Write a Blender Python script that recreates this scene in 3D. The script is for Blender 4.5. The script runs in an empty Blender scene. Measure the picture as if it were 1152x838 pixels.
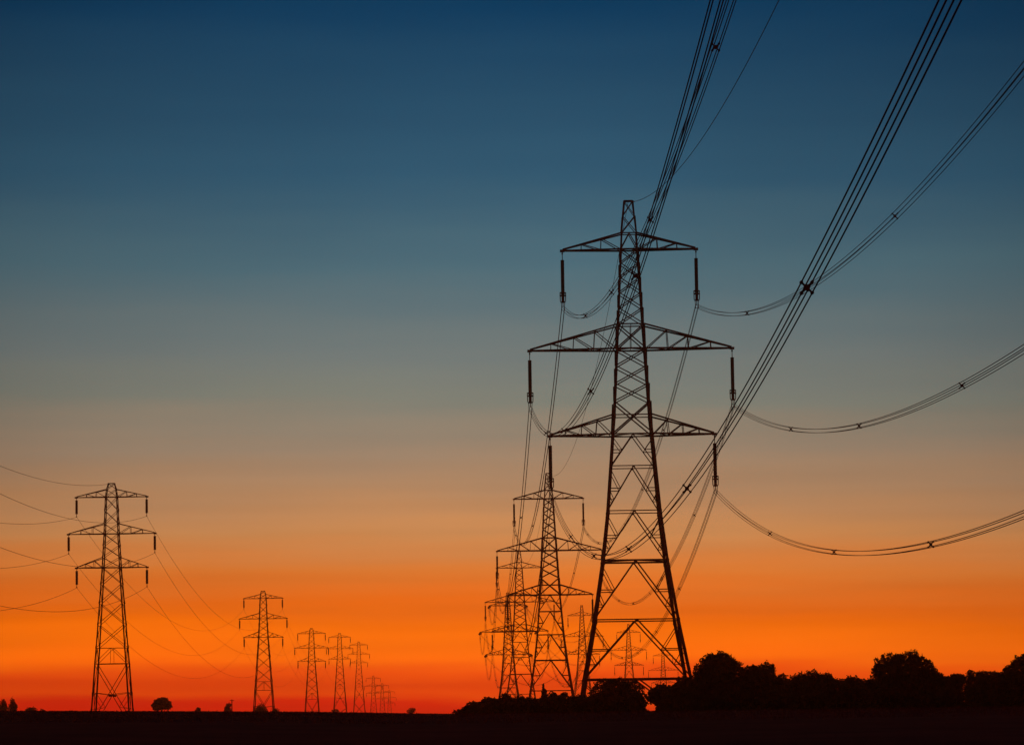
import bpy, math, random
from mathutils import Vector, Matrix
R = math.radians
sc = bpy.context.scene
col = sc.collection

# ------------------------------------------------------------------ camera
EYE = Vector((0, 0, 1.7))
cam_d = bpy.data.cameras.new('camera'); cam = bpy.data.objects.new('camera', cam_d); col.objects.link(cam)
cam_d.sensor_width = 36.0
cam_d.lens = 36.0 * 4000.0 / 1152.0          # a long telephoto lens
cam_d.clip_start = 0.5; cam_d.clip_end = 30000
cam.location = EYE
PITCH = math.atan(381.0 / 4000.0)
ROLL = -0.0145                               # the photographer's slightly tilted horizon
cam.matrix_world = (Matrix.Translation(EYE) @ Matrix.Rotation(math.pi/2 + PITCH, 4, 'X') @ Matrix.Rotation(ROLL, 4, 'Z'))
sc.camera = cam

# ------------------------------------------------------------------ sky
w = bpy.data.worlds.new('World'); sc.world = w; w.use_nodes = True
nt = w.node_tree; nt.nodes.clear()
N = nt.nodes.new; L = nt.links.new
out = N('ShaderNodeOutputWorld')
tc = N('ShaderNodeTexCoord'); sep = N('ShaderNodeSeparateXYZ'); L(tc.outputs['Generated'], sep.inputs[0])
def math_node(op, a, b=None, clamp=False):
    n = N('ShaderNodeMath'); n.operation = op; n.use_clamp = clamp
    for i, v in enumerate((a, b)):
        if v is None: continue
        if isinstance(v, (int, float)): n.inputs[i].default_value = v
        else: L(v, n.inputs[i])
    return n.outputs[0]
def lin(c):
    c = c / 255.0
    return c / 12.92 if c <= 0.04045 else ((c + 0.055) / 1.055) ** 2.4
# elevation, warped a little by long level streaks of thin high cloud
mp = N('ShaderNodeMapping'); mp.inputs['Scale'].default_value = (8.0, 8.0, 100.0); L(tc.outputs['Generated'], mp.inputs[0])
ns = N('ShaderNodeTexNoise'); ns.inputs['Scale'].default_value = 1.0; ns.inputs['Detail'].default_value = 5.0; ns.inputs['Roughness'].default_value = 0.5
L(mp.outputs[0], ns.inputs['Vector'])
streak = math_node('SUBTRACT', ns.outputs[0], 0.5)
elev = math_node('ADD', math_node('ADD', sep.outputs[2], math_node('MULTIPLY', sep.outputs[0], 0.02)), math_node('MULTIPLY', streak, 0.013))
elev_n = math_node('DIVIDE', elev, 0.25, True)
ramp = N('ShaderNodeValToRGB'); L(elev_n, ramp.inputs[0])
SKY = [(0.00135, (0.49180, 0.00051, 0.00000)),
       (0.00385, (0.61753, 0.04516, 0.00000)),
       (0.00735, (0.57368, 0.03622, 0.00000)),
       (0.01085, (0.71114, 0.06799, 0.00000)),
       (0.01435, (0.82028, 0.12978, 0.00000)),
       (0.01935, (0.69005, 0.11919, 0.00000)),
       (0.02435, (0.56746, 0.09905, 0.00000)),
       (0.02935, (0.47711, 0.08498, 0.00325)),
       (0.03935, (0.40424, 0.11200, 0.01762)),
       (0.04935, (0.32998, 0.14475, 0.04901)),
       (0.06185, (0.23299, 0.13285, 0.06885)),
       (0.07435, (0.17343, 0.12707, 0.08536)),
       (0.08685, (0.10882, 0.11640, 0.09539)),
       (0.09935, (0.08636, 0.10443, 0.10072)),
       (0.12435, (0.03869, 0.07956, 0.09907)),
       (0.14935, (0.01547, 0.05050, 0.08343)),
       (0.17435, (0.00879, 0.03510, 0.06638)),
       (0.19985, (0.00133, 0.02018, 0.05235)),
       (0.25000, (0.00152, 0.01158, 0.03240))]   # (sine of elevation, half radiance)
cr = ramp.color_ramp; cr.interpolation = 'LINEAR'
while len(cr.elements) < len(SKY): cr.elements.new(0.5)
for e, (p, c) in zip(cr.elements, SKY):
    e.position = p / 0.25; e.color = (*c, 1)
# the glow belongs to the west, unseen sky behind is an added red fill
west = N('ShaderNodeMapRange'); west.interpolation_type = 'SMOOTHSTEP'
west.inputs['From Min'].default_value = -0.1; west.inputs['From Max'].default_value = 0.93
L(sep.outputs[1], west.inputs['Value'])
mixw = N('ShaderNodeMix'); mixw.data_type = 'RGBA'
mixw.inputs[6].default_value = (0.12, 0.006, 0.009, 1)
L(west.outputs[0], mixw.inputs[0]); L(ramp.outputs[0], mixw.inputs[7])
# a little darker away from the sunset azimuth, high up
az = math_node('MULTIPLY', math_node('POWER', math_node('DIVIDE', sep.outputs[0], 0.14), 2.0), -0.27)
az = math_node('MULTIPLY', az, math_node('ADD', math_node('MULTIPLY', math_node('DIVIDE', sep.outputs[2], 0.1, True), 0.55), 0.45))
side = math_node('ADD', az, 1.0, True)
side = math_node('MAXIMUM', side, 0.35)
up = N('ShaderNodeMapRange'); up.interpolation_type = 'SMOOTHSTEP'      # the dome darkens towards the zenith
up.inputs['From Min'].default_value = 0.22; up.inputs['From Max'].default_value = 0.48; up.inputs['To Min'].default_value = 1.0; up.inputs['To Max'].default_value = 0.4
L(sep.outputs[2], up.inputs['Value'])
side = math_node('MULTIPLY', side, up.outputs[0])
mp2 = N('ShaderNodeMapping'); mp2.inputs['Scale'].default_value = (7.0, 7.0, 190.0); mp2.inputs['Location'].default_value = (3.1, 0.4, 7.7); L(tc.outputs['Generated'], mp2.inputs[0])
ns2 = N('ShaderNodeTexNoise'); ns2.inputs['Scale'].default_value = 1.0; ns2.inputs['Detail'].default_value = 3.0; L(mp2.outputs[0], ns2.inputs['Vector'])
low = math_node('SUBTRACT', 1.0, math_node('DIVIDE', sep.outputs[2], 0.11, True))       # thin veils low in the west
veil = math_node('ADD', 1.0, math_node('MULTIPLY', math_node('MULTIPLY', math_node('SUBTRACT', ns2.outputs[0], 0.5), 0.42), low))
side = math_node('MULTIPLY', side, veil)
mp3 = N('ShaderNodeMapping'); mp3.inputs['Scale'].default_value = (9.0, 9.0, 16.0); mp3.inputs['Location'].default_value = (0.7, 2.0, 1.3); L(tc.outputs['Generated'], mp3.inputs[0])
ns3 = N('ShaderNodeTexNoise'); ns3.inputs['Scale'].default_value = 1.0; ns3.inputs['Detail'].default_value = 2.0; L(mp3.outputs[0], ns3.inputs['Vector'])
side = math_node('MULTIPLY', side, math_node('ADD', 0.89, math_node('MULTIPLY', ns3.outputs[0], 0.22)))     # broad patches of clearer and thicker air
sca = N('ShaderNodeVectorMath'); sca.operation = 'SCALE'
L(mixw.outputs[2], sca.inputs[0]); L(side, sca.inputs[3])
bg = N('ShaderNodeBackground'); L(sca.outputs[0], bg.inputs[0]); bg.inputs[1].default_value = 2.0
sky = N('ShaderNodeTexSky'); sky.sky_type = 'NISHITA'; sky.sun_disc = False
sky.sun_elevation = R(-3.0); sky.sun_rotation = R(0.0)
bg2 = N('ShaderNodeBackground'); L(sky.outputs[0], bg2.inputs[0]); bg2.inputs[1].default_value = 0.002
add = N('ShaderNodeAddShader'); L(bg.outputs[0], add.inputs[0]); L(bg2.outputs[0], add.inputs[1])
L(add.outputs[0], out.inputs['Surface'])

# the last red light of the sun, just at the horizon behind the pylons
sun_d = bpy.data.lights.new('sun', 'SUN'); sun_d.energy = 0.0008; sun_d.angle = R(4); sun_d.color = (1, 0.25, 0.06)
sun = bpy.data.objects.new('sun', sun_d); col.objects.link(sun)
sun.rotation_euler = (R(-89.0), 0, 0)        # shines from +Y, one degree up, towards the viewer

vs = sc.view_settings
vs.view_transform = 'Standard'; vs.look = 'None'; vs.exposure = 0; vs.gamma = 1; vs.use_curve_mapping = False
sc.cycles.use_denoising = True
sc.cycles.denoiser = 'OPENIMAGEDENOISE'
sc.cycles.denoising_input_passes = 'RGB_ALBEDO_NORMAL'
sc.cycles.denoising_prefilter = 'ACCURATE'
sc.cycles.volume_bounces = 0

# ------------------------------------------------------------------ helpers
rnd = random.Random(7)
def mat(name, c1, c2, scale=3.0, rough=0.7, metal=0.0, spec=0.3):
    m = bpy.data.materials.new(name); m.use_nodes = True
    t = m.node_tree; b = t.nodes['Principled BSDF']
    n = t.nodes.new('ShaderNodeTexNoise'); n.inputs['Scale'].default_value = scale; n.inputs['Detail'].default_value = 6
    o = t.nodes.new('ShaderNodeTexCoord'); t.links.new(o.outputs['Object'], n.inputs['Vector'])
    r = t.nodes.new('ShaderNodeValToRGB'); t.links.new(n.outputs[0], r.inputs[0])
    r.color_ramp.elements[0].position = 0.35; r.color_ramp.elements[0].color = (*c1, 1)
    r.color_ramp.elements[1].position = 0.65; r.color_ramp.elements[1].color = (*c2, 1)
    t.links.new(r.outputs[0], b.inputs['Base Color'])
    b.inputs['Roughness'].default_value = rough; b.inputs['Metallic'].default_value = metal
    b.inputs['Specular IOR Level'].default_value = spec
    return m
STEEL = mat('weathered_steel', (0.12, 0.055, 0.042), (0.19, 0.085, 0.06), 0.8, 0.8)
PORC = mat('brown_porcelain', (0.07, 0.025, 0.015), (0.10, 0.04, 0.025), 4, 0.35)
ALU = mat('dull_aluminium', (0.12, 0.11, 0.11), (0.17, 0.16, 0.16), 2, 0.7)
LEAF = mat('leaves', (0.035, 0.055, 0.02), (0.07, 0.09, 0.035), 1.5, 0.8, spec=0.1)
NEEDLE = mat('needles', (0.03, 0.045, 0.02), (0.05, 0.065, 0.03), 1.5, 0.8, spec=0.1)
BARK = mat('bark', (0.06, 0.045, 0.035), (0.11, 0.085, 0.06), 6, 0.9)
SOIL = mat('field_soil', (0.065, 0.032, 0.022), (0.11, 0.05, 0.033), 0.25, 0.95, spec=0.05)
GRASS = mat('dry_grass', (0.08, 0.05, 0.03), (0.13, 0.08, 0.045), 0.4, 0.9, spec=0.05)
WOOD = mat('pole_wood', (0.09, 0.065, 0.045), (0.14, 0.10, 0.07), 5, 0.9)

WS = 1.0          # heavier steel sections on some towers
class MB:
    def __init__(s): s.v = []; s.f = []
    def poly_prism(s, p, q, prof, a, b):
        i = len(s.v); n = len(prof)
        for c in (p, q):
            for (x, y) in prof: s.v.append(c + a * x + b * y)
        for k in range(n):
            j = (k + 1) % n
            s.f.append((i + k, i + j, i + n + j, i + n + k))
        s.f.append(tuple(i + k for k in reversed(range(n)))); s.f.append(tuple(i + n + k for k in range(n)))
    def bar(s, p, q, wd, n, t=None):
        """steel angle from p to q, one flange flat in the face with outward normal n"""
        p = Vector(p); q = Vector(q); d = (q - p)
        if d.length < 1e-6: return
        d.normalize(); n = Vector(n); n = n - d * n.dot(d)
        if n.length < 1e-4: n = d.orthogonal()
        wd = wd * WS; n.normalize(); a = n.cross(d).normalized(); t = t or wd * 0.16
        o = n * rnd.uniform(-0.012, 0.012)
        h = wd / 2
        s.poly_prism(p + o, q + o, [(-h, 0), (-h, -wd), (-h + t, -wd), (-h + t, -t), (h, -t), (h, 0)], a, n)
    def box(s, c, dx, dy, dz, ax=None):
        c = Vector(c); X, Y, Z = ax or (Vector((1, 0, 0)), Vector((0, 1, 0)), Vector((0, 0, 1)))
        s.poly_prism(c - Z * dz / 2, c + Z * dz / 2, [(-dx/2, -dy/2), (dx/2, -dy/2), (dx/2, dy/2), (-dx/2, dy/2)], X, Y)
    def tube(s, pts, r, seg=6, radii=None, closed=False):
        pts = [Vector(p) for p in pts]; i0 = len(s.v); m = len(pts)
        up = None
        for k, p in enumerate(pts):
            if closed: d = pts[(k + 1) % m] - pts[k - 1]
            else: d = pts[min(k + 1, m - 1)] - pts[max(k - 1, 0)]
            d.normalize()
            if up is None: up = d.orthogonal().normalized()
            up = (up - d * up.dot(d)).normalized(); b = d.cross(up)
            rr = radii[k] if radii else r
            for j in range(seg):
                an = 2 * math.pi * j / seg
                s.v.append(p + up * (math.cos(an) * rr) + b * (math.sin(an) * rr))
        for k in range(m if closed else m - 1):
            k2 = (k + 1) % m
            for j in range(seg):
                j2 = (j + 1) % seg
                s.f.append((i0 + k * seg + j, i0 + k * seg + j2, i0 + k2 * seg + j2, i0 + k2 * seg + j))
        if not closed:
            s.f.append(tuple(i0 + j for j in reversed(range(seg)))); s.f.append(tuple(i0 + (m - 1) * seg + j for j in range(seg)))
    def build(s, name, m, parent=None, smooth=False):
        me = bpy.data.meshes.new(name); me.from_pydata([tuple(v) for v in s.v], [], s.f); me.update()
        me.materials.append(m)
        if smooth: me.polygons.foreach_set('use_smooth', [True] * len(me.polygons))
        o = bpy.data.objects.new(name, me); col.objects.link(o)
        if parent: o.parent = parent
        return o
def tag(o, label=None, cat=None, group=None, kind=None):
    for k, v in (('label', label), ('category', cat), ('group', group), ('kind', kind)):
        if v: o[k] = v
    return o
def empty(name, loc, rz=0):
    o = bpy.data.objects.new(name, None); col.objects.link(o); o.location = loc; o.rotation_euler = (0, 0, rz)
    o.empty_display_size = 1
    return o
def copy_tree(o, parent=None):
    c = o.copy(); col.objects.link(c); c.parent = parent
    for ch in list(o.children): copy_tree(ch, c)
    return c
def interp(tab, x):
    if x <= tab[0][0]: return tab[0][1]
    for (a, ya), (b, yb) in zip(tab, tab[1:]):
        if x <= b: return ya + (yb - ya) * (x - a) / (b - a)
    return tab[-1][1]
def sm(a, b, x):
    t = max(0.0, min(1.0, (x - a) / (b - a))); return t * t * (3 - 2 * t)

# ------------------------------------------------------------------ ground
ZM = [(320, 0), (420, 0), (755, -5.43), (1150, -4.16), (1490, -6.23), (1880, -0.5), (2230, -2.25), (2680, -10.2), (6500, -16)]
ZL = [(320, 0), (620, 0), (1095, -1.34), (1534, -2.43), (1957, 0), (2402, 0), (2913, -8.6), (3244, -12), (3821, -14.2), (6500, -19)]
def ground_z(x, y):
    c = 1.60 + 3.5 * max(0.0, -x / 200.0 - 0.02) if x < 0 else 1.60 - 0.04 * sm(0, 30, x)
    c = min(c, 2.6) + 0.10 * sm(-2, -14, x)
    crest = c * sm(10, 195, y) * (1 - sm(215, 300, y))
    f = sm(-70, -5, x)
    far = interp(ZM, y) * f + interp(ZL, y) * (1 - f)
    return crest + far
def build_ground():
    ys = [-150, -100, -50, -20, 0, 20] + [40 + 8 * i for i in range(35)] + [325 + 25 * i for i in range(30)] + [1100 + 60 * i for i in range(60)] + [4700 + 200 * i for i in range(10)]
    xs = sorted(set([-1500, -1200, -900, -700, -500, -400, -300] + [-240 + 10 * i for i in range(16)] + [-84 + 3 * i for i in range(57)] + [90 + 15 * i for i in range(8)] + [240, 320, 420, 600, 900, 1200, 1500]))
    v = []; f = []; nx = len(xs)
    for y in ys:
        for x in xs:
            v.append((x, y, ground_z(x, y) + (rnd.uniform(-0.012, 0.012) if 30 < y < 300 else 0)))
    for j in range(len(ys) - 1):
        for i in range(nx - 1):
            a = j * nx + i; f.append((a, a + 1, a + nx + 1, a + nx))
    me = bpy.data.meshes.new('field'); me.from_pydata(v, [], f); me.materials.append(SOIL)
    me.polygons.foreach_set('use_smooth', [True] * len(me.polygons)); me.update()
    o = bpy.data.objects.new('field', me); col.objects.link(o); o['kind'] = 'structure'; o['label'] = 'dark ploughed field rising to a low crest'
build_ground()

def build_grass():
    v = []; f = []
    for _ in range(26000):
        y = rnd.uniform(140, 206); x = rnd.uniform(-0.152, 0.152) * y
        z = ground_z(x, y); h = rnd.uniform(0.015, 0.07) * (1.8 if rnd.random() < 0.02 else 1)
        a = rnd.uniform(0, math.pi); wx = math.cos(a) * 0.035; wy = math.sin(a) * 0.035
        lx = rnd.uniform(-.03, .03); i = len(v)
        v += [(x - wx, y - wy, z - 0.02), (x + wx, y + wy, z - 0.02), (x + lx, y, z + h)]; f.append((i, i + 1, i + 2))
    me = bpy.data.meshes.new('grass'); me.from_pydata(v, [], f); me.materials.append(GRASS); me.update()
    o = bpy.data.objects.new('grass', me); col.objects.link(o)
    tag(o, 'short dark stubble covering the crest of the field', 'grass', kind='stuff')
build_grass()

# ------------------------------------------------------------------ pylons
CORN = [(-1, -1), (1, -1), (1, 1), (-1, 1)]
class Tower:
    """square tapered lattice body described by (height, width) stations"""
    def __init__(s, prof): s.prof = sorted(prof)
    def wd(s, h): return interp(s.prof, h)
    def c(s, k, h):
        a = s.wd(h) / 2; x, y = CORN[k % 4]; return Vector((x * a, y * a, h))
FN = [Vector((0, -1, 0)), Vector((1, 0, 0)), Vector((0, 1, 0)), Vector((-1, 0, 0))]
def lerp(a, b, t): return a + (b - a) * t

def leg_parts(T, root, hs, widths):
    for k in range(4):
        m = MB()
        for (a, b), wv in zip(zip(hs, hs[1:]), widths):
            wv *= WS
            p, q = T.c(k, a), T.c(k, b); x, y = CORN[k]
            d = (q - p).normalized(); A = Vector((-x, 0, 0)); A = (A - d * A.dot(d)).normalized()
            B = Vector((0, -y, 0)); B = (B - d * B.dot(d)).normalized(); t = wv * 0.22
            prof = [(0, 0), (wv, 0), (wv, t), (t, t), (t, wv), (0, wv)]
            if x * y < 0: prof = prof[::-1]
            m.poly_prism(p - d * 0.02, q, prof, A, B)
            # splice plates and gussets where the leg sections join
            m.box(q - d * wv * .5 + A * wv * 0.5 + B * -0.008, wv * 1.05, 0.02, wv * 1.6)
        m.build('leg', STEEL, root)

def x_panel(m, T, lo, hi, wv, top=False):
    for k in range(4):
        n = FN[k]; a, b = T.c(k, lo), T.c(k + 1, lo); c, d = T.c(k, hi), T.c(k + 1, hi)
        m.bar(a, d, wv, n); m.bar(b, c, wv, -n)
        if top: m.bar(c, d, wv, n)
def z_panel(m, T, lo, hi, wv, flip):
    for k in range(4):
        n = FN[k]; a, b = T.c(k, lo), T.c(k + 1, lo); c, d = T.c(k, hi), T.c(k + 1, hi)
        if (k + flip) % 2: m.bar(a, d, wv, n)
        else: m.bar(b, c, wv, n)
def k_panel(m, T, lo, hi, wk, wh, wr, detail=2):
    for k in range(4):
        n = FN[k]; a, b = T.c(k, lo), T.c(k + 1, lo); c, d = T.c(k, hi), T.c(k + 1, hi)
        ap = (c + d) / 2
        if wh: m.bar(c, d, wh, n)
        for foot, head in ((a, c), (b, d)):
            m.bar(foot, ap, wk, n)
            vm = lerp(foot, ap, 0.5); lm = lerp(foot, head, 0.5)
            m.bar(lm, vm, wr * 1.25, n); m.bar(lerp(foot, head, 0.93), vm, wr, n)
            if detail > 1:
                v2 = lerp(foot, ap, 0.25); l2 = lerp(foot, head, 0.25)
                m.bar(l2, v2, wr, n); m.bar(lm, v2, wr, n)
                v3 = lerp(foot, ap, 0.5)
                inner = lerp(head, ap, 0.0)
        m.box(ap - n * 0.02 - Vector((0, 0, .08)), 0.3 if abs(n.y) > .5 else .03, 0.3 if abs(n.x) > .5 else .03, 0.24)

def arm_part(T, root, side, hl, hu, reach, wc, wl, bays, name='crossarm', tipgap=0.16):
    m = MB(); a = T.wd(hl) / 2; b = T.wd(hu) / 2
    tip = lambda y, z=0.0: Vector((side * reach, y * tipgap, hl + z))
    low = {}; upp = {}
    for y in (-1, 1):
        l0 = Vector((side * a, y * a, hl)); u0 = Vector((side * b, y * b, hu)); n = Vector((0, y, 0))
        m.bar(l0, tip(y), wc, n); m.bar(u0, tip(y, 0.14), wc * 0.9, n)
        P = [(l0, u0)]
        for t in bays:
            lp = lerp(l0, tip(y), t); up = lerp(u0, tip(y, 0.14), t); m.bar(lp, up, wl, n); P.append((lp, up))
        for (la, ua), (lb, ub) in zip(P, P[1:]): m.bar(la, ub, wl * 1.15, n)
        low[y] = [p[0] for p in P]; upp[y] = [p[1] for p in P]
    for k in range(1, len(bays) + 1):
        m.bar(low[-1][k], low[1][k], wl, (0, 0, -1)); m.bar(upp[-1][k], upp[1][k], wl, (0, 0, 1))
        if k % 2: m.bar(low[-1][k - 1], low[1][k], wl, (0, 0, -1))
        else: m.bar(low[1][k - 1], low[-1][k], wl, (0, 0, -1))
    m.box((side * (reach + 0.05), 0, hl - 0.02), 0.5, 2 * tipgap + 0.14, 0.26)
    return m.build(name, STEEL, root)

def string_mesh(m, p, q, core, shed, n, seg=10):
    pts = []; rad = []
    p = Vector(p); q = Vector(q)
    for i in range(n):
        for f_, r_ in ((0.05, core), (0.35, shed * 0.9), (0.5, shed), (0.62, core * 1.2)):
            pts.append(lerp(p, q, (i + f_) / n)); rad.append(r_)
    m.tube(pts, 0, seg, rad)
def ring(m, c, r, t, ax=(1, 0, 0), ay=(0, 1, 0), seg=20):
    c = Vector(c); ax = Vector(ax); ay = Vector(ay)
    m.tube([c + ax * (r * math.cos(2 * math.pi * i / seg)) + ay * (r * math.sin(2 * math.pi * i / seg)) for i in range(seg)], t, 6, closed=True)

IL_MAIN = 6.2
def suspension_string(root, x, h):
    o = Vector((x, 0, h)); dn = lambda z, dx=0, dy=0: o + Vector((dx, dy, -z * 1.065))
    m = MB(); string_mesh(m, dn(0.85), dn(4.6), 0.175, 0.225, 25)
    s = m.build('insulator_string', PORC, root, True)
    g = MB(); g.tube([dn(0), dn(0.9), dn(4.5)], 0.045); g.box(dn(0.18), 0.16, 0.10, 0.2)
    g.tube([dn(4.4), dn(5.1)], 0.07)
    g.build('hanger_link', STEEL, s)
    y = MB(); ring(y, dn(4.55), 0.31, 0.07); ring(y, dn(4.25), 0.30, 0.06); y.tube([dn(4.3), dn(5.2)], .16, 8)
    for sx in (-1, 1):
        y.tube([dn(4.2, sx * 0.31), dn(5.15, sx * 0.29), dn(5.3, 0)], 0.05)
    y.box(dn(5.22), 0.52, 0.06, 0.16); y.box(dn(5.5), 0.10, 0.05, 0.5)
    for sx in (-1, 1):
        y.tube([dn(5.2, sx * 0.2), dn(5.65, sx * 0.16), dn(6.02, sx * 0.16)], 0.04)
        for z in (5.7, 6.0): y.box(dn(z, sx * 0.1525), 0.09, 0.34, 0.11)
    y.build('bundle_yoke', STEEL, s)

def tension_string(root, x, h, yaw_dirs):
    """two horizontal strings each way and the jumper loop that hangs between them"""
    o = Vector((x, 0, h)); ends = []
    for sg in (-1, 1):
        d = Vector((0, sg, -0.10)).normalized(); m = MB(); g = MB()
        for off in (-0.24, 0.24):
            p = o + Vector((off, sg * 0.5, -0.1))
            string_mesh(m, p + d * 0.5, p + d * 4.6, 0.09, 0.16, 26)
            g.tube([o + Vector((off * 0.6, sg * 0.15, -0.08)), p + d * 0.5, p + d * 4.55, o + d * 5.7], 0.045)
        s = m.build('insulator_string', PORC, root, True)
        ring(g, o + d * 5.1, 0.42, 0.05, (1, 0, 0), (0, 0, 1)); g.box(o + d * 5.5, 0.6, 0.25, 0.5); g.tube([o + d * 5.1 + Vector((-.44, 0, 0)), o + d * 5.1 + Vector((.44, 0, 0))], .05); g.tube([o + d * 4.9, o + d * 5.5], .06)
        g.build('bundle_yoke', STEEL, s); ends.append(o + d * 5.8)
    for off in (-0.15, 0.15):
        j = MB(); pts = []
        for i in range(15):
            t = i / 14; p = lerp(ends[0], ends[1], t); p.z -= 4 * 3.6 * t * (1 - t); p.x += off; pts.append(p)
        j.tube(pts, 0.028, 6); j.build('jumper_loop', ALU, root)

MAIN = Tower([(0, 13.3), (5, 11.6), (11.4, 9.2), (17.8, 7.2), (23.2, 5.9), (28.1, 4.95), (31.6, 4.52), (33.7, 4.1), (41, 3.24), (43.7, 2.88), (52, 1.95), (53.8, 1.75), (57.4, 0.97)])
ARMS_MAIN = {'t': (52.0, 53.8, 7.3), 'm': (41.0, 43.7, 11.05), 'b': (31.6, 33.75, 8.95)}
H_MAIN = {'t': 52.17, 'm': 41.0, 'b': 31.6}
def main_pylon(tension=False, sc_arm=1.0):
    root = empty('pylon', (0, 0, 0)); T = MAIN
    leg_parts(T, root, [-0.6, 5, 11.4, 17.8, 23.2, 31.6, 33.7, 41, 43.7, 52, 53.8], [.38, .36, .33, .30, .27, .25, .23, .21, .19, .17])
    m = MB()
    k_panel(m, T, 0, 5.0, .16, .20, .08, 1)
    k_panel(m, T, 5.0, 11.4, .16, .13, .085)
    k_panel(m, T, 11.4, 17.8, .15, .20, .085)
    k_panel(m, T, 17.8, 23.2, .13, .11, .08)
    k_panel(m, T, 23.2, 28.1, .12, .11, .08)
    k_panel(m, T, 28.1, 31.6, .11, .15, .075, 1)
    x_panel(m, T, 31.6, 35.2, .15)
    for k in range(4): m.bar(T.c(k, 33.7), T.c(k + 1, 33.7), .12, FN[k])
    for a, b in ((35.2, 37.15), (37.15, 39.1), (39.1, 41.0)): x_panel(m, T, a, b, .12)
    x_panel(m, T, 41.0, 43.7, .14, True)
    for k in range(4):
        m.bar(T.c(k, 41), T.c(k + 1, 41), .18, FN[k])
        m.bar((T.c(k, 41) + T.c(k + 1, 41)) / 2, (T.c(k, 43.7) + T.c(k + 1, 43.7)) / 2, .07, FN[k])
        m.bar(T.c(k, 52), T.c(k + 1, 52), .18, FN[k]); m.bar(T.c(k, 53.8), T.c(k + 1, 53.8), .12, FN[k])
        ap = (T.c(k, 53.8) + T.c(k + 1, 53.8)) / 2; m.bar(T.c(k, 52), ap, .11, FN[k]); m.bar(T.c(k + 1, 52), ap, .11, FN[k])
    hs = [43.7, 45.5, 47.2, 48.9, 50.5, 52.0]
    for a, b in zip(hs, hs[1:]): x_panel(m, T, a, b, .11)
    for h in (17.8, 5.0, 31.6, 41.0, 52.0):          # plan bracing across the waist levels
        mid = [(T.c(k, h) + T.c(k + 1, h)) / 2 for k in range(4)]
        for k in range(4): m.bar(mid[k], mid[(k + 1) % 4], .10, (0, 0, 1))
    m.build('lattice_bracing', STEEL, root)
    p = MB()
    for k in range(4):
        p.bar(T.c(k, 53.8), T.c(k, 57.4), .16, FN[k]); p.bar(T.c(k, 57.4), T.c(k + 1, 57.4), .12, FN[k])
    x_panel(p, T, 53.8, 55.7, .085); x_panel(p, T, 55.7, 57.4, .075)
    p.box((0.25, 0, 57.35), 0.9, 0.12, 0.1)
    p.build('peak', STEEL, root)
    for key, (hl, hu, reach) in ARMS_MAIN.items():
        for s in (-1, 1):
            arm_part(T, root, s, hl, hu, reach * sc_arm, .19, .085, (.26, .5, .76) if key != 't' else (.34, .68))
    for key, (hl, hu, reach) in ARMS_MAIN.items():
        for s in (-1, 1):
            if tension: tension_string(root, s * reach * sc_arm, hl - 0.1, None)
            else: suspension_string(root, s * (reach + 0.05) * sc_arm, hl - 0.12)
    return root

PYL = [  # position of the tower foot, turn, label
 ((13.06, 388.0, 0.0), 0.0, 'largest lattice pylon, wire bundles sweeping from its arms over the viewer, trees hiding its feet'),
 ((7.36, 755.0, -5.43), 0.0, 'second largest pylon of the right-hand line, standing just left behind the largest pylon'),
 ((1.39, 1150.0, -4.16), 0.0, 'slender distant pylon half hidden between the second largest pylon and the one with sideways insulators'),
 ((-3.2, 1490.0, -6.23), 0.06, 'angle pylon with dark sideways insulators at its arm ends, leftmost of its cluster'),
 ((34.96, 1880.0, -0.46), -0.10, 'small far pylon seen just beside the left leg of the largest pylon'),
 ((70.49, 2230.0, -2.23), -0.11, 'small far pylon framed between the legs of the largest pylon, above a domed tree'),
 ((110.32, 2680.0, -10.19), -0.11, 'smallest far pylon, framed by the right leg of the largest pylon above a bush'),
]
proto = main_pylon()
towers = []
for i, (loc, rz, lab) in enumerate(PYL):
    if i == 0: o = proto
    elif i == 1: WS = 1.2; proto2 = o = main_pylon()
    elif i == 3: WS = 1.3; o = main_pylon(tension=True, sc_arm=1.06)
    else: o = copy_tree(proto2)
    WS = 1.0
    o.location = loc; o.rotation_euler = (0, 0, rz)
    tag(o, lab, 'pylon', 'pylons of the heavy line on the right'); towers.append(o)

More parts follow.
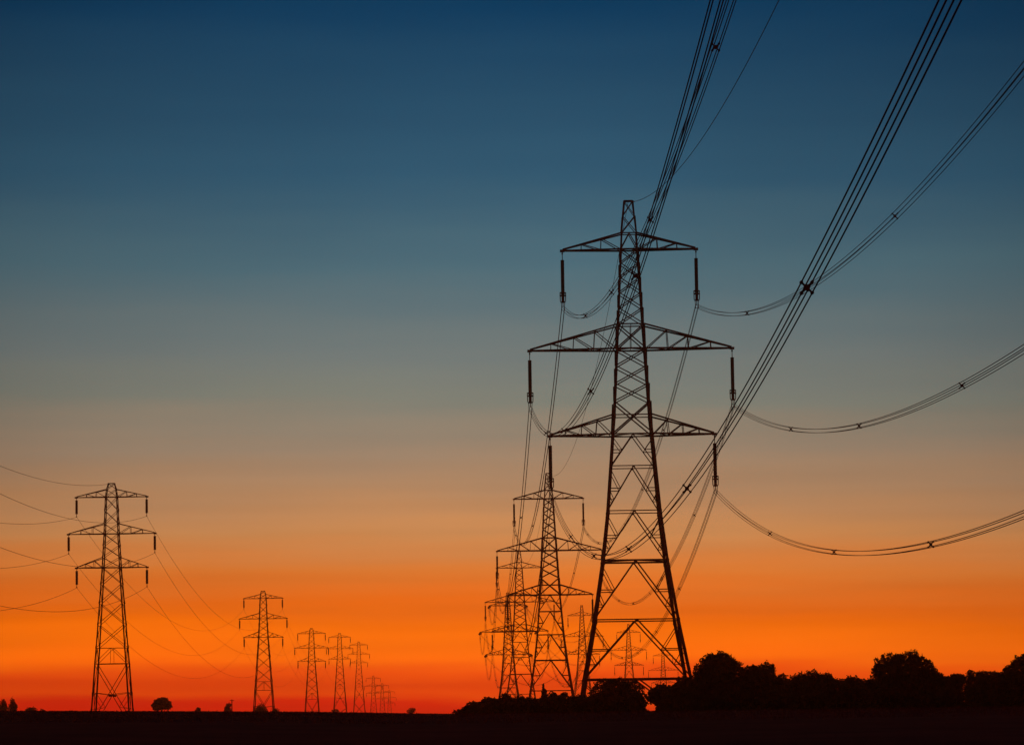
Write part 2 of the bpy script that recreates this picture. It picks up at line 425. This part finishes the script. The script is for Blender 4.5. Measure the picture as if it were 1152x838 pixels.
# --- the lighter line that crosses the open field on the left
def field_pylon(ext=0.0):
    T = Tower([(-ext, 7.1 + ext * 0.16), (2.8, 6.5), (10.65, 5.45), (13.3, 5.0), (26.8, 3.1), (28.5, 2.95), (32.5, 2.5), (34.2, 2.4), (38.71, 2.05), (40.0, 1.65), (41.0, 1.15)])
    root = empty('pylon', (0, 0, 0))
    leg_parts(T, root, [-ext - 0.6, 2.8, 10.65, 13.3, 26.8, 32.5, 38.71, 40.0, 41.0], [.27, .25, .23, .21, .19, .17, .14, .12])
    m = MB()
    if ext: x_panel(m, T, -ext, 0, .14)
    for k in range(4):
        n = FN[k]
        m.bar(T.c(k, 10.65), T.c(k + 1, 10.65), .11, n); m.bar(T.c(k, 13.3), T.c(k + 1, 13.3), .065, n)
        ap = (T.c(k, 13.3) + T.c(k + 1, 13.3)) / 2
        m.bar(T.c(k, 10.65), ap, .08, n); m.bar(T.c(k + 1, 10.65), ap, .08, n); m.bar((T.c(k, 10.65) + T.c(k + 1, 10.65)) / 2, ap, .065, n)
        a, b, c, d = T.c(k, 0), T.c(k + 1, 0), T.c(k, 10.65), T.c(k + 1, 10.65)
        m.bar(a, d, .10, n); m.bar(b, c, .10, -n)
        x = lerp(a, d, 0.51)
        for f_, h_, v_ in ((a, c, d), (b, d, c)):
            m.bar(lerp(f_, h_, .55), lerp(f_, v_, .32), .065, n); m.bar(lerp(f_, h_, .28), lerp(f_, v_, .32), .065, n)
            m.bar(lerp(f_, h_, .55), x, .08, n)
    for k in range(4): m.bar(T.c(k, 26.8), T.c(k + 1, 26.8), .11, FN[k]); m.bar(T.c(k, 32.5), T.c(k + 1, 32.5), .11, FN[k]); m.bar(T.c(k, 38.71), T.c(k + 1, 38.71), .11, FN[k])
    hs = [13.3, 17.2, 20.8, 24.0, 26.8]
    for a, b in zip(hs, hs[1:]): x_panel(m, T, a, b, .085)
    hs = [26.8, 28.5, 30.5, 32.5]
    for a, b in zip(hs, hs[1:]): x_panel(m, T, a, b, .075)
    hs = [32.5, 34.2, 36.4, 38.71, 40.0]
    for a, b in zip(hs, hs[1:]): x_panel(m, T, a, b, .075)
    m.build('lattice_bracing', STEEL, root)
    p = MB()
    for k in range(4): p.bar(T.c(k, 41.0), T.c(k + 1, 41.0), .12, FN[k])
    x_panel(p, T, 40.0, 41.0, .08); p.box((0, 0, 41.0), 1.3, 0.12, 0.1)
    p.build('peak', STEEL, root)
    g = MB()
    for k in (0, 2):
        x = lerp(lerp(T.c(k, 0), T.c(k + 1, 10.65), .5), lerp(T.c(k + 1, 0), T.c(k, 10.65), .5), .5)
        g.box(x + FN[k] * 0.05, 0.55, 0.04, 0.38)
    g.build('gusset_plate', STEEL, root)
    for hl, hu, r in ((38.71, 40.0, 5.92), (32.5, 34.2, 7.27), (26.8, 28.5, 5.92)):
        for s in (-1, 1): arm_part(T, root, s, hl, hu, r, .14, .07, (.33, .66), tipgap=.12)
    for hl, hu, r in ((38.71, 40.0, 5.92), (32.5, 34.2, 7.27), (26.8, 28.5, 5.92)):
        for s in (-1, 1):
            m = MB(); x = s * r; string_mesh(m, (x, 0, hl - .45), (x, 0, hl - 2.85), .17, .25, 16)
            st = m.build('insulator_string', PORC, root, True)
            q = MB(); q.tube([(x, 0, hl), (x, 0, hl - .5), (x, 0, hl - 3.25)], .055)
            q.box((x, 0, hl - 3.25), .14, .6, .14); q.build('hanger_link', STEEL, st)
    return root
FLD = [
 ((-67.96, 600, 0), 0.0, 'large pylon on the open field, at the left, with thick bottle-shaped insulators'),
 ((-77.54, 1095, -1.34), 0.0, 'medium pylon on the open field with a dark bush between its feet'),
 ((-87.93, 1534, -2.43), 0.0, 'tallest and leftmost of the three thin pylons standing close together on the field'),
 ((-96.78, 1957, 4.84), 0.0, 'middle one of the three thin pylons standing close together on the field'),
 ((-105.96, 2402, 8.98), 0.0, 'rightmost of the three thin pylons standing close together on the field'),
 ((-116.81, 2913, -8.62), 0.0, 'tallest of the three tiny hazy pylons at the end of the field line'),
 ((-122.07, 3244, -11.95), 0.0, 'middle of the three tiny hazy pylons at the end of the field line'),
 ((-136.24, 3821, -14.24), 0.0, 'lowest and farthest of the three tiny hazy pylons on the horizon'),
]
fproto = field_pylon(); ftow = []
for i, (loc, rz, lab) in enumerate(FLD):
    WS = 1.15
    if i == 0: o = fproto
    elif i == 1: fproto2 = o = field_pylon()
    elif loc[2] > 3: o = field_pylon(loc[2])
    else: o = copy_tree(fproto2)
    WS = 1.0
    o.location = loc; o.rotation_euler = (0, 0, rz)
    tag(o, lab, 'pylon', 'pylons of the lighter line across the field'); ftow.append(o)

# ------------------------------------------------------------------ wires
def sag_pts(A, B, S, n=64):
    r_ = []
    for i in range(n + 1):
        t = i / n; p = lerp(A, B, t); p.z -= 4 * S * t * (1 - t); r_.append(p)
    return r_
def bundle(A, B, S, label, group, rad=0.022, spc=0.152, near=False, gap=55.0, first=68.0, spacers=True):
    root = empty('conductor_bundle', A); tag(root, label, 'power line', group)
    A = Vector(A); B = Vector(B); d = B - A; d.z = 0; Ltot = d.length; d.normalize(); sd = Vector((d.y, -d.x, 0)); up = Vector((0, 0, 1))
    c = sag_pts(A, B, S, 120 if near else 48)
    for a in (-1, 1):
        for b in (-1, 1):
            m = MB(); m.tube([p - A + sd * (a * spc) + up * (b * spc) for p in c], rad, 6); m.build('wire', ALU, root, True)
    if spacers:
        x = first
        while x < Ltot - 20:
            t = x / Ltot; p = lerp(A, B, t); p.z -= 4 * S * t * (1 - t); p -= A
            m = MB(); m.box(p, .17, .1, .17, (sd, d, up)); n0 = len(m.v)
            for a in (-1, 1):
                for b in (-1, 1):
                    e = p + sd * (a * spc) + up * (b * spc)
                    m.tube([lerp(p, e, .1), e], .032, 6); m.tube([e - d * .08, e + d * .08], .054, 6)
            m.build('spacer', STEEL, root); x += gap
    return root
def single(A, B, S, name, label, group, rad=0.02, n=48):
    A = Vector(A); B = Vector(B); m = MB(); m.tube([p - A for p in sag_pts(A, B, S, n)], rad, 6)
    o = m.build(name, ALU, None, True); o.location = A; return tag(o, label, 'power line', group)
ARM = {'t': 'top', 'm': 'middle', 'b': 'bottom'}; SIDE = {-1: 'left', 1: 'right'}
def att(i, k, s):
    loc, rz, _ = PYL[i]; hl, hu, r = ARMS_MAIN[k]
    x = s * (r + .05) * (1.06 if i == 3 else 1.0)
    dz = IL_MAIN + .12 if i != 3 else 0.7
    return Vector((loc[0] + x * math.cos(rz), loc[1] + x * math.sin(rz) , loc[2] + hl - dz))
T0 = Vector((20.367, -103.69, 67.09)); H0 = {'t': 0, 'm': -11.0, 'b': -20.4}
GN = 'four-wire bundles coming over the viewer'
for k in 'tmb':
    for s in (-1, 1):
        r = ARMS_MAIN[k][2]
        B = T0 + Vector((s * r * .99, -s * r * .142, H0[k] - 6.2))
        bundle(att(0, k, s), B, 21.247 + (.848 if k == 't' else 0), f'four-wire bundle sweeping towards the viewer from the {ARM[k]} {SIDE[s]} arm of the largest pylon', GN, near=True, first=67.5)
single((13.46, 388, 57.3), (19.8, -81.96, 63.5), 17.73, 'earth_wire', 'single thin wire rising from the tip of the largest pylon towards the viewer', 'earth wires', .026, 120)
SPAN = [(0, 1, 12.0, 'largest pylon', 'next pylon'), (1, 2, 12.5, 'second largest pylon', 'next pylon'),
        (2, 3, 9.5, 'slender half-hidden pylon', 'angle pylon'), (3, 4, 11.0, 'angle pylon', 'far pylons')]
for a, b, S, na, nb in SPAN:
    for k in 'tmb':
        for s in (-1, 1):
            A = att(a, k, s); B = att(b, k, s)
            if a == 3: A.y += 5.8; A.z += .1
            if b == 3: B.y -= 5.8; B.z += .1
            nb2 = nb
            bundle(A, B, S, f'bundle behind the {na}, from its {ARM[k]} {SIDE[s]} arm to the {nb2}', f'wire bundles behind the {na}', spacers=a < 2, rad=.026)
    la, lb = Vector(PYL[a][0]), Vector(PYL[b][0])
    single(la + Vector((0, 0, 57.35)), lb + Vector((0, 0, 57.35)), S * .8, 'earth_wire', f'thin wire leading back from the tip of the {na} to the {nb}', 'earth wires', .024)

HF = {'t': (38.71, 5.92), 'm': (32.5, 7.27), 'b': (26.8, 5.92)}
FD = ['', 'large field pylon', 'medium field pylon', 'third field pylon', 'next one']
F0 = Vector((-51.36, 100.0, 39.07))
for k in 'tmb':
    for s in (-1, 1):
        h, r = HF[k]; l0 = Vector(FLD[0][0]) + Vector((s * r, 0, h - 3.3)); B = F0 + Vector((s * r, 0, h - 38.71 - 3.3))
        single(l0, B, 10.16, 'conductor_wire', f'thin wire from the {ARM[k]} {SIDE[s]} insulator of the large field pylon out to the left', 'wires of the lighter line leaving to the left', .025, 96)
single(Vector((-67.96, 600, 41)), F0 + Vector((0, 0, 2.3)), 9.9, 'earth_wire', 'thin wire from the tip of the large field pylon out to the left', 'earth wires of the lighter line', .026, 96)
for i, S in ((0, 12.0), (1, 9.5), (2, 9.0)):
    a, b = Vector(FLD[i][0]), Vector(FLD[i + 1][0])
    for k in 'tmb':
        for s in (-1, 1):
            h, r = HF[k]; o = Vector((s * r, 0, h - 3.3))
            single(a + o, b + o, S, 'conductor_wire', f'thin wire behind the {FD[i+1]}, from its {ARM[k]} {SIDE[s]} insulator backwards', f'wires between the {FD[i+1]} and the next one', .024)

# ------------------------------------------------------------------ trees and bushes
def leaves(m, lobes, n, size, r, needle=False):
    wts = [a * b * c for (_, _, _, a, b, c) in lobes]; tot = sum(wts)
    for (cx, cy, cz, rx, ry, rz), wv in zip(lobes, wts):
        for _ in range(max(60, int(1.5 * n * wv / tot))):
            while True:
                d = Vector((r.gauss(0, 1), r.gauss(0, 1), r.gauss(0, 1)))
                if d.length > .01: break
            d.normalize()
            bump = 1 + .10 * math.sin(5 * d.x + cx * 3) * math.sin(6 * d.z + cz * 2) + .08 * math.sin(11 * d.x + 7 * d.z + cy)
            q = r.random() ** .33 * bump * (r.uniform(.9, 1.0)) + (r.uniform(0, .12) if r.random() < .06 else 0)
            p = Vector((cx + d.x * rx * q, cy + d.y * ry * q, cz + d.z * rz * q))
            u = Vector((r.gauss(0, 1), r.gauss(0, 1), r.gauss(0, 1))).normalized(); v = u.orthogonal().normalized()
            s = size * r.uniform(.55, 1.25); i = len(m.v)
            m.v += [p - u * s * .5, p + v * s * .28, p + u * s * .5, p - v * s * .28]; m.f.append((i, i + 1, i + 2, i + 3))
def plant(name, x, y, lobes, n, size, label, cat, group, trunk_h, trunk_r, seed, foliage='crown', m_leaf=None):
    """lobes as (x, z, rx, rz) in world units; the plant stands on the ground at (x, y)"""
    r = random.Random(seed); gz = ground_z(x, y); root = empty(name, (x, y, gz)); tag(root, label, cat, group)
    L3 = []
    for (lx, lz, rx, rz) in lobes:
        L3.append((lx - x, r.uniform(-.35, .35) * rx, lz - gz, rx, rx * r.uniform(.85, 1.15), rz))
    c = MB(); leaves(c, L3, n, size, r); c.build(foliage, m_leaf or LEAF, root)
    t = MB(); top = Vector((r.uniform(-.1, .1), 0, trunk_h))
    t.tube([(0, 0, -.3), (0.03, 0, trunk_h * .35), lerp(Vector((0, 0, 0)), top, .7), top], 0, 8, [trunk_r * 1.5, trunk_r, trunk_r * .8, trunk_r * .45])
    for (lx, ly, lz, rx, ry, rz) in L3:
        st = Vector((0, 0, trunk_h * r.uniform(.45, .8))); en = Vector((lx, ly, lz))
        t.tube([st, lerp(st, en, .5) + Vector((0, 0, .1 * rx)), en], 0, 6, [trunk_r * .5, trunk_r * .32, trunk_r * .12])
        for _ in range(5):
            e2 = en + Vector((r.uniform(-1, 1) * rx * .95, r.uniform(-1, 1) * ry * .8, r.uniform(-.1, 1) * rz * .98))
            t.tube([lerp(st, en, .8), e2], 0, 4, [trunk_r * .16, trunk_r * .05])
    t.build('trunk' if cat != 'bush' else 'stems', BARK, root)
    return root
def auto_lobes(x, y, hw, top, seed, k=3):
    r = random.Random(seed); gz = ground_z(x, y); H = top - gz; o = [(x, gz + H * .42, hw * .95, H * .42)]
    for i in range(k):
        f = (i + .5) / k * 2 - 1; rr = hw * r.uniform(.48, .66); rz = min(rr * r.uniform(.75, 1.0), H * .42)
        tp = top - H * (.22 * f * f) * r.uniform(.6, 1.2) - (0 if i == k // 2 else r.uniform(0, .12) * H)
        o.append((x + f * (hw - rr) * .98, tp - rz, rr, rz))
    return o
GR = 'trees and bushes around the foot of the largest pylon'
def bush(x, y, hw, top, label, n=2200, k=3, cat='bush', size=.26, name='bush', group=GR, leafm=None):
    s = int(abs(x) * 100 + y)
    return plant(name, x, y, auto_lobes(x, y, hw, top, s, k), n, size, label, cat, group, (top - ground_z(x, y)) * .6, max(.05, hw * .05), s, 'foliage' if cat == 'bush' else 'crown', leafm)
bush(-3.72, 300, 1.05, 2.66, 'low rounded bush at the left end of the dark tree line')
bush(-2.45, 305, 1.0, 3.0, 'flat-topped bush, second from the left end of the dark tree line')
bush(-0.95, 300, 1.05, 3.25, 'rounded bush below the feet of the angle pylon')
bush(0.79, 295, 1.1, 2.95, 'wide low bush between the angle pylon and the second largest pylon')
bush(3.15, 310, .55, 3.45, 'narrow bush just right of the small pointed conifer', 1200, 2)
bush(4.1, 312, .6, 3.55, 'narrow bush below the right leg of the second largest pylon', 1200, 2)
bush(5.3, 300, .95, 3.05, 'low bush at the left foot of the largest pylon')
# the pointed conifer
def conifer(x, y, top, hw, label, group, n=1600, name='conifer', seed=5):
    r = random.Random(seed); gz = ground_z(x, y); H = top - gz; root = empty(name, (x, y, gz)); tag(root, label, 'tree', group)
    c = MB(); tiers = 9
    for i in range(tiers):
        f = i / (tiers - 1); z = H * (.12 + .82 * f); rr = hw * (1 - f) ** .8 * (1.1 if i % 2 else .85) + .06
        leaves(c, [(r.uniform(-.1, .1) * hw, 0, z, rr, rr, H * .075)], n // tiers, .2, r)
    c.build('crown', NEEDLE, root)
    t = MB(); t.tube([(0, 0, -.3), (0, 0, H * .97)], 0, 8, [hw * .16, hw * .02]); t.build('trunk', BARK, root)
conifer(2.42, 320, 4.1, .95, 'small pointed conifer in front of the second largest pylon', GR)
plant('tree', 9.3, 330, [(8.12, 3.62, 1.24, .99), (9.36, 3.77, 1.49, .91), (10.75, 3.5, 1.16, .99), (7.12, 2.82, .66, .82), (9.42, 2.4, 2.6, 1.0)], 7000, .25,
      'broad domed tree under the crossbar of the largest pylon', 'tree', GR, 2.4, .16, 31)
plant('tree', 12.4, 300, [(12.23, 3.01, 1.12, .82), (11.55, 2.75, .66, .66), (13.13, 2.99, .82, .82), (12.7, 2.2, 1.2, .5)], 4200, .24,
      'round tree at the right foot of the largest pylon, sky showing low beside it', 'tree', GR, 2.2, .12, 32)
bush(13.6, 290, 1.2, 4.4, 'leafy bush between the right foot of the largest pylon and the tall tree', 3000, 3)
plant('tree', 15.9, 280, [(15.85, 4.8, 1.54, 1.4), (15.07, 4.47, 1.26, 1.19), (16.81, 4.44, 1.26, 1.26), (14.29, 3.71, .84, .98), (16.28, 5.5, .7, .63), (15.3, 5.45, .6, .6), (15.67, 3.0, 2.2, 1.5)], 11000, .25,
      'tall ragged-topped tree immediately right of the largest pylon', 'tree', GR, 3.6, .2, 33)
plant('tree', 19.3, 285, [(18.81, 4.25, 1.0, .93), (19.95, 4.38, .85, .93), (19.25, 4.7, .64, .43), (20.4, 4.9, .3, .35), (19.29, 3.0, 1.7, 1.3)], 6500, .24,
      'square-shouldered tree right of the tall ragged-topped one', 'tree', GR, 3.0, .15, 34)
bush(21.55, 290, .9, 4.45, 'small bush filling the dip right of the square-shouldered tree', 2200, 3)
plant('tree', 23.2, 280, [(22.24, 3.6, .84, .91), (23.29, 3.79, .98, .84), (24.33, 3.57, .77, .91), (23.19, 2.6, 2.0, 1.1)], 6500, .24,
      'wide even-topped tree in the middle of the right tree line', 'tree', GR, 2.6, .14, 35)
bush(26.9, 285, 1.75, 4.2, 'thin twiggy bush left of the highest tree on the right', 3600, 5)
plant('tree', 29.6, 270, [(28.19, 4.5, 1.22, 1.22), (29.41, 4.62, 1.35, 1.22), (30.16, 5.08, .61, .88), (30.61, 4.27, 1.22, 1.22), (31.53, 3.52, 1.01, .94), (27.44, 3.85, .68, 1.22), (32.1, 3.3, .6, .7), (29.49, 2.6, 3.0, 1.5)], 15000, .25,
      'highest broad tree on the right, sloping down towards the frame edge', 'tree', GR, 3.6, .22, 36)
bush(33.9, 285, 1.5, 4.15, 'long low bush right of the highest broad tree', 3600, 4)
bush(36.9, 290, .62, 4.55, 'small knob-shaped bush sticking up from the low run of hedge on the right', 1300, 1)
bush(37.0, 280, 1.4, 4.2, 'low bush left of the tree at the right frame edge', 3200, 4)
plant('tree', 38.5, 270, [(38.28, 4.36, 1.08, 1.15), (37.45, 3.84, .81, .94), (39.36, 4.61, 1.22, 1.22), (40.3, 4.0, 1.2, 1.3), (38.4, 2.5, 2.0, 1.4)], 9500, .25,
      'tree cut by the right edge of the picture', 'tree', GR, 3.4, .2, 37)
# unbroken scrub under the trees
def scrub():
    r = random.Random(4); lob = []
    x = -4.6
    while x < 46:
        y = 296 + r.uniform(-4, 4)
        top = interp([(-5.6, 1.8), (-4.4, 2.15), (-3.2, 2.6), (-2, 2.85), (6, 2.9), (7, 3.2), (10.3, 3.1), (10.8, 1.5), (11.5, 1.5), (12.0, 2.4), (13.0, 3.7), (14.2, 4.2), (20, 4.25), (26, 4.15), (31.5, 4.25), (33, 4.4), (46, 4.35)], x) + (r.uniform(-.12, .1) if x < 13 else r.uniform(-.35, .15))
        rx = r.uniform(.6, .85) if not 10.2 < x < 12.4 else .3
        lob.append((x, y, top * .45, rx, .8, top * .5))
        rt = r.uniform(.5, .95) if not 10.0 < x < 12.6 else .25
        lob.append((x + r.uniform(-.2, .2), y + r.uniform(-1, 1), top - rt * .62, rt, .7, rt * .62))
        x += rx * .5
    m = MB(); leaves(m, lob, 110000, .26, r); o = m.build('undergrowth', LEAF)
    tag(o, 'unbroken dark scrub beneath the trees on the right', 'undergrowth', kind='stuff')
scrub()
GL = 'lone trees and bushes dotted along the field horizon'
plant('tree', -115.0, 800, [(-115.0, 4.9, .75, 1.35), (-115.3, 4.0, .8, 1.2), (-114.7, 3.9, .75, 1.2), (-115.0, 2.4, 1.0, 1.4)], 1400, .34,
      'left one of two small upright trees at the left end of the horizon', 'tree', GL, 4.5, .12, 8)
plant('tree', -113.6, 805, [(-113.7, 5.1, .65, 1.45), (-113.2, 4.2, .75, 1.2), (-113.9, 4.0, .8, 1.3), (-113.6, 2.4, 1.0, 1.4)], 1400, .34,
      'right one of two small upright trees at the left end of the horizon', 'tree', GL, 4.6, .12, 9)
bush(-95.22, 700, 1.75, 4.35, 'low wide bush on the horizon left of the large field pylon', 1600, 2, size=.36, group=GL)
bush(-91.88, 690, .95, 3.75, 'tiny bush just right of the low wide bush on the horizon', 700, 2, size=.36, group=GL)
gz = ground_z(-84.5, 850)
plant('tree', -84.5, 850, [(-84.6, 4.7, 1.9, 1.5), (-85.7, 4.3, 1.25, 1.3), (-83.3, 4.4, 1.3, 1.25), (-84.0, 5.5, 1.15, .85), (-85.1, 5.3, .9, .8)], 4600, .36,
      'lone round tree on the horizon between the two nearest field pylons', 'tree', GL, 3.6, .22, 41)
bush(-80.41, 900, .95, 4.3, 'tiny bush on the horizon right of the lone round tree', 900, 2, size=.36, group=GL)
bush(-72.79, 900, 1.2, 5.3, 'small tall bush beside the thin wooden pole', 1300, 2, size=.36, group=GL)
bush(-71.67, 1000, 2.3, 5.15, 'dark bush at the feet of the medium field pylon', 2200, 3, size=.38, group=GL)
bush(-64.19, 950, 1.4, 3.8, 'tiny flat bush right of the medium field pylon', 900, 2, size=.36, group=GL)
bush(-48.35, 950, 1.4, 3.4, 'tiny bush between the first two of the three close field pylons', 900, 2, size=.36, group=GL)
bush(-26.54, 900, 1.6, 3.4, 'lone low bush on the horizon right of the tiny hazy pylons', 1300, 2, size=.36, group=GL)
pm = empty('utility_pole', (-72.2, 905, ground_z(-72.2, 905))); tag(pm, 'thin wooden pole rising beside a small bush on the horizon', 'pole')
q = MB(); q.tube([(0, 0, -.3), (0, 0, 6.6)], 0, 8, [.16, .11]); q.build('post', WOOD, pm)
q = MB(); q.box((0, -.13, 6.35), 1.1, .1, .12); q.build('crosspiece', WOOD, pm)

# ------------------------------------------------------------------ dusk haze
HAZE = True
if HAZE:
    hb = MB(); hb.box((0, 3150, 29.5), 3400, 6900, 109)
    hm = bpy.data.materials.new('dusk_haze'); hm.use_nodes = True; t = hm.node_tree; t.nodes.clear()
    ov = t.nodes.new('ShaderNodeOutputMaterial'); pv = t.nodes.new('ShaderNodeVolumePrincipled')
    pv.inputs['Color'].default_value = (1.0, 0.6, 0.35, 1); pv.inputs['Density'].default_value = 0.00013; pv.inputs['Anisotropy'].default_value = 0.965
    t.links.new(pv.outputs[0], ov.inputs['Volume'])
    ho = hb.build('haze', hm); tag(ho, 'thin dusk haze over the whole field', 'haze', kind='stuff')
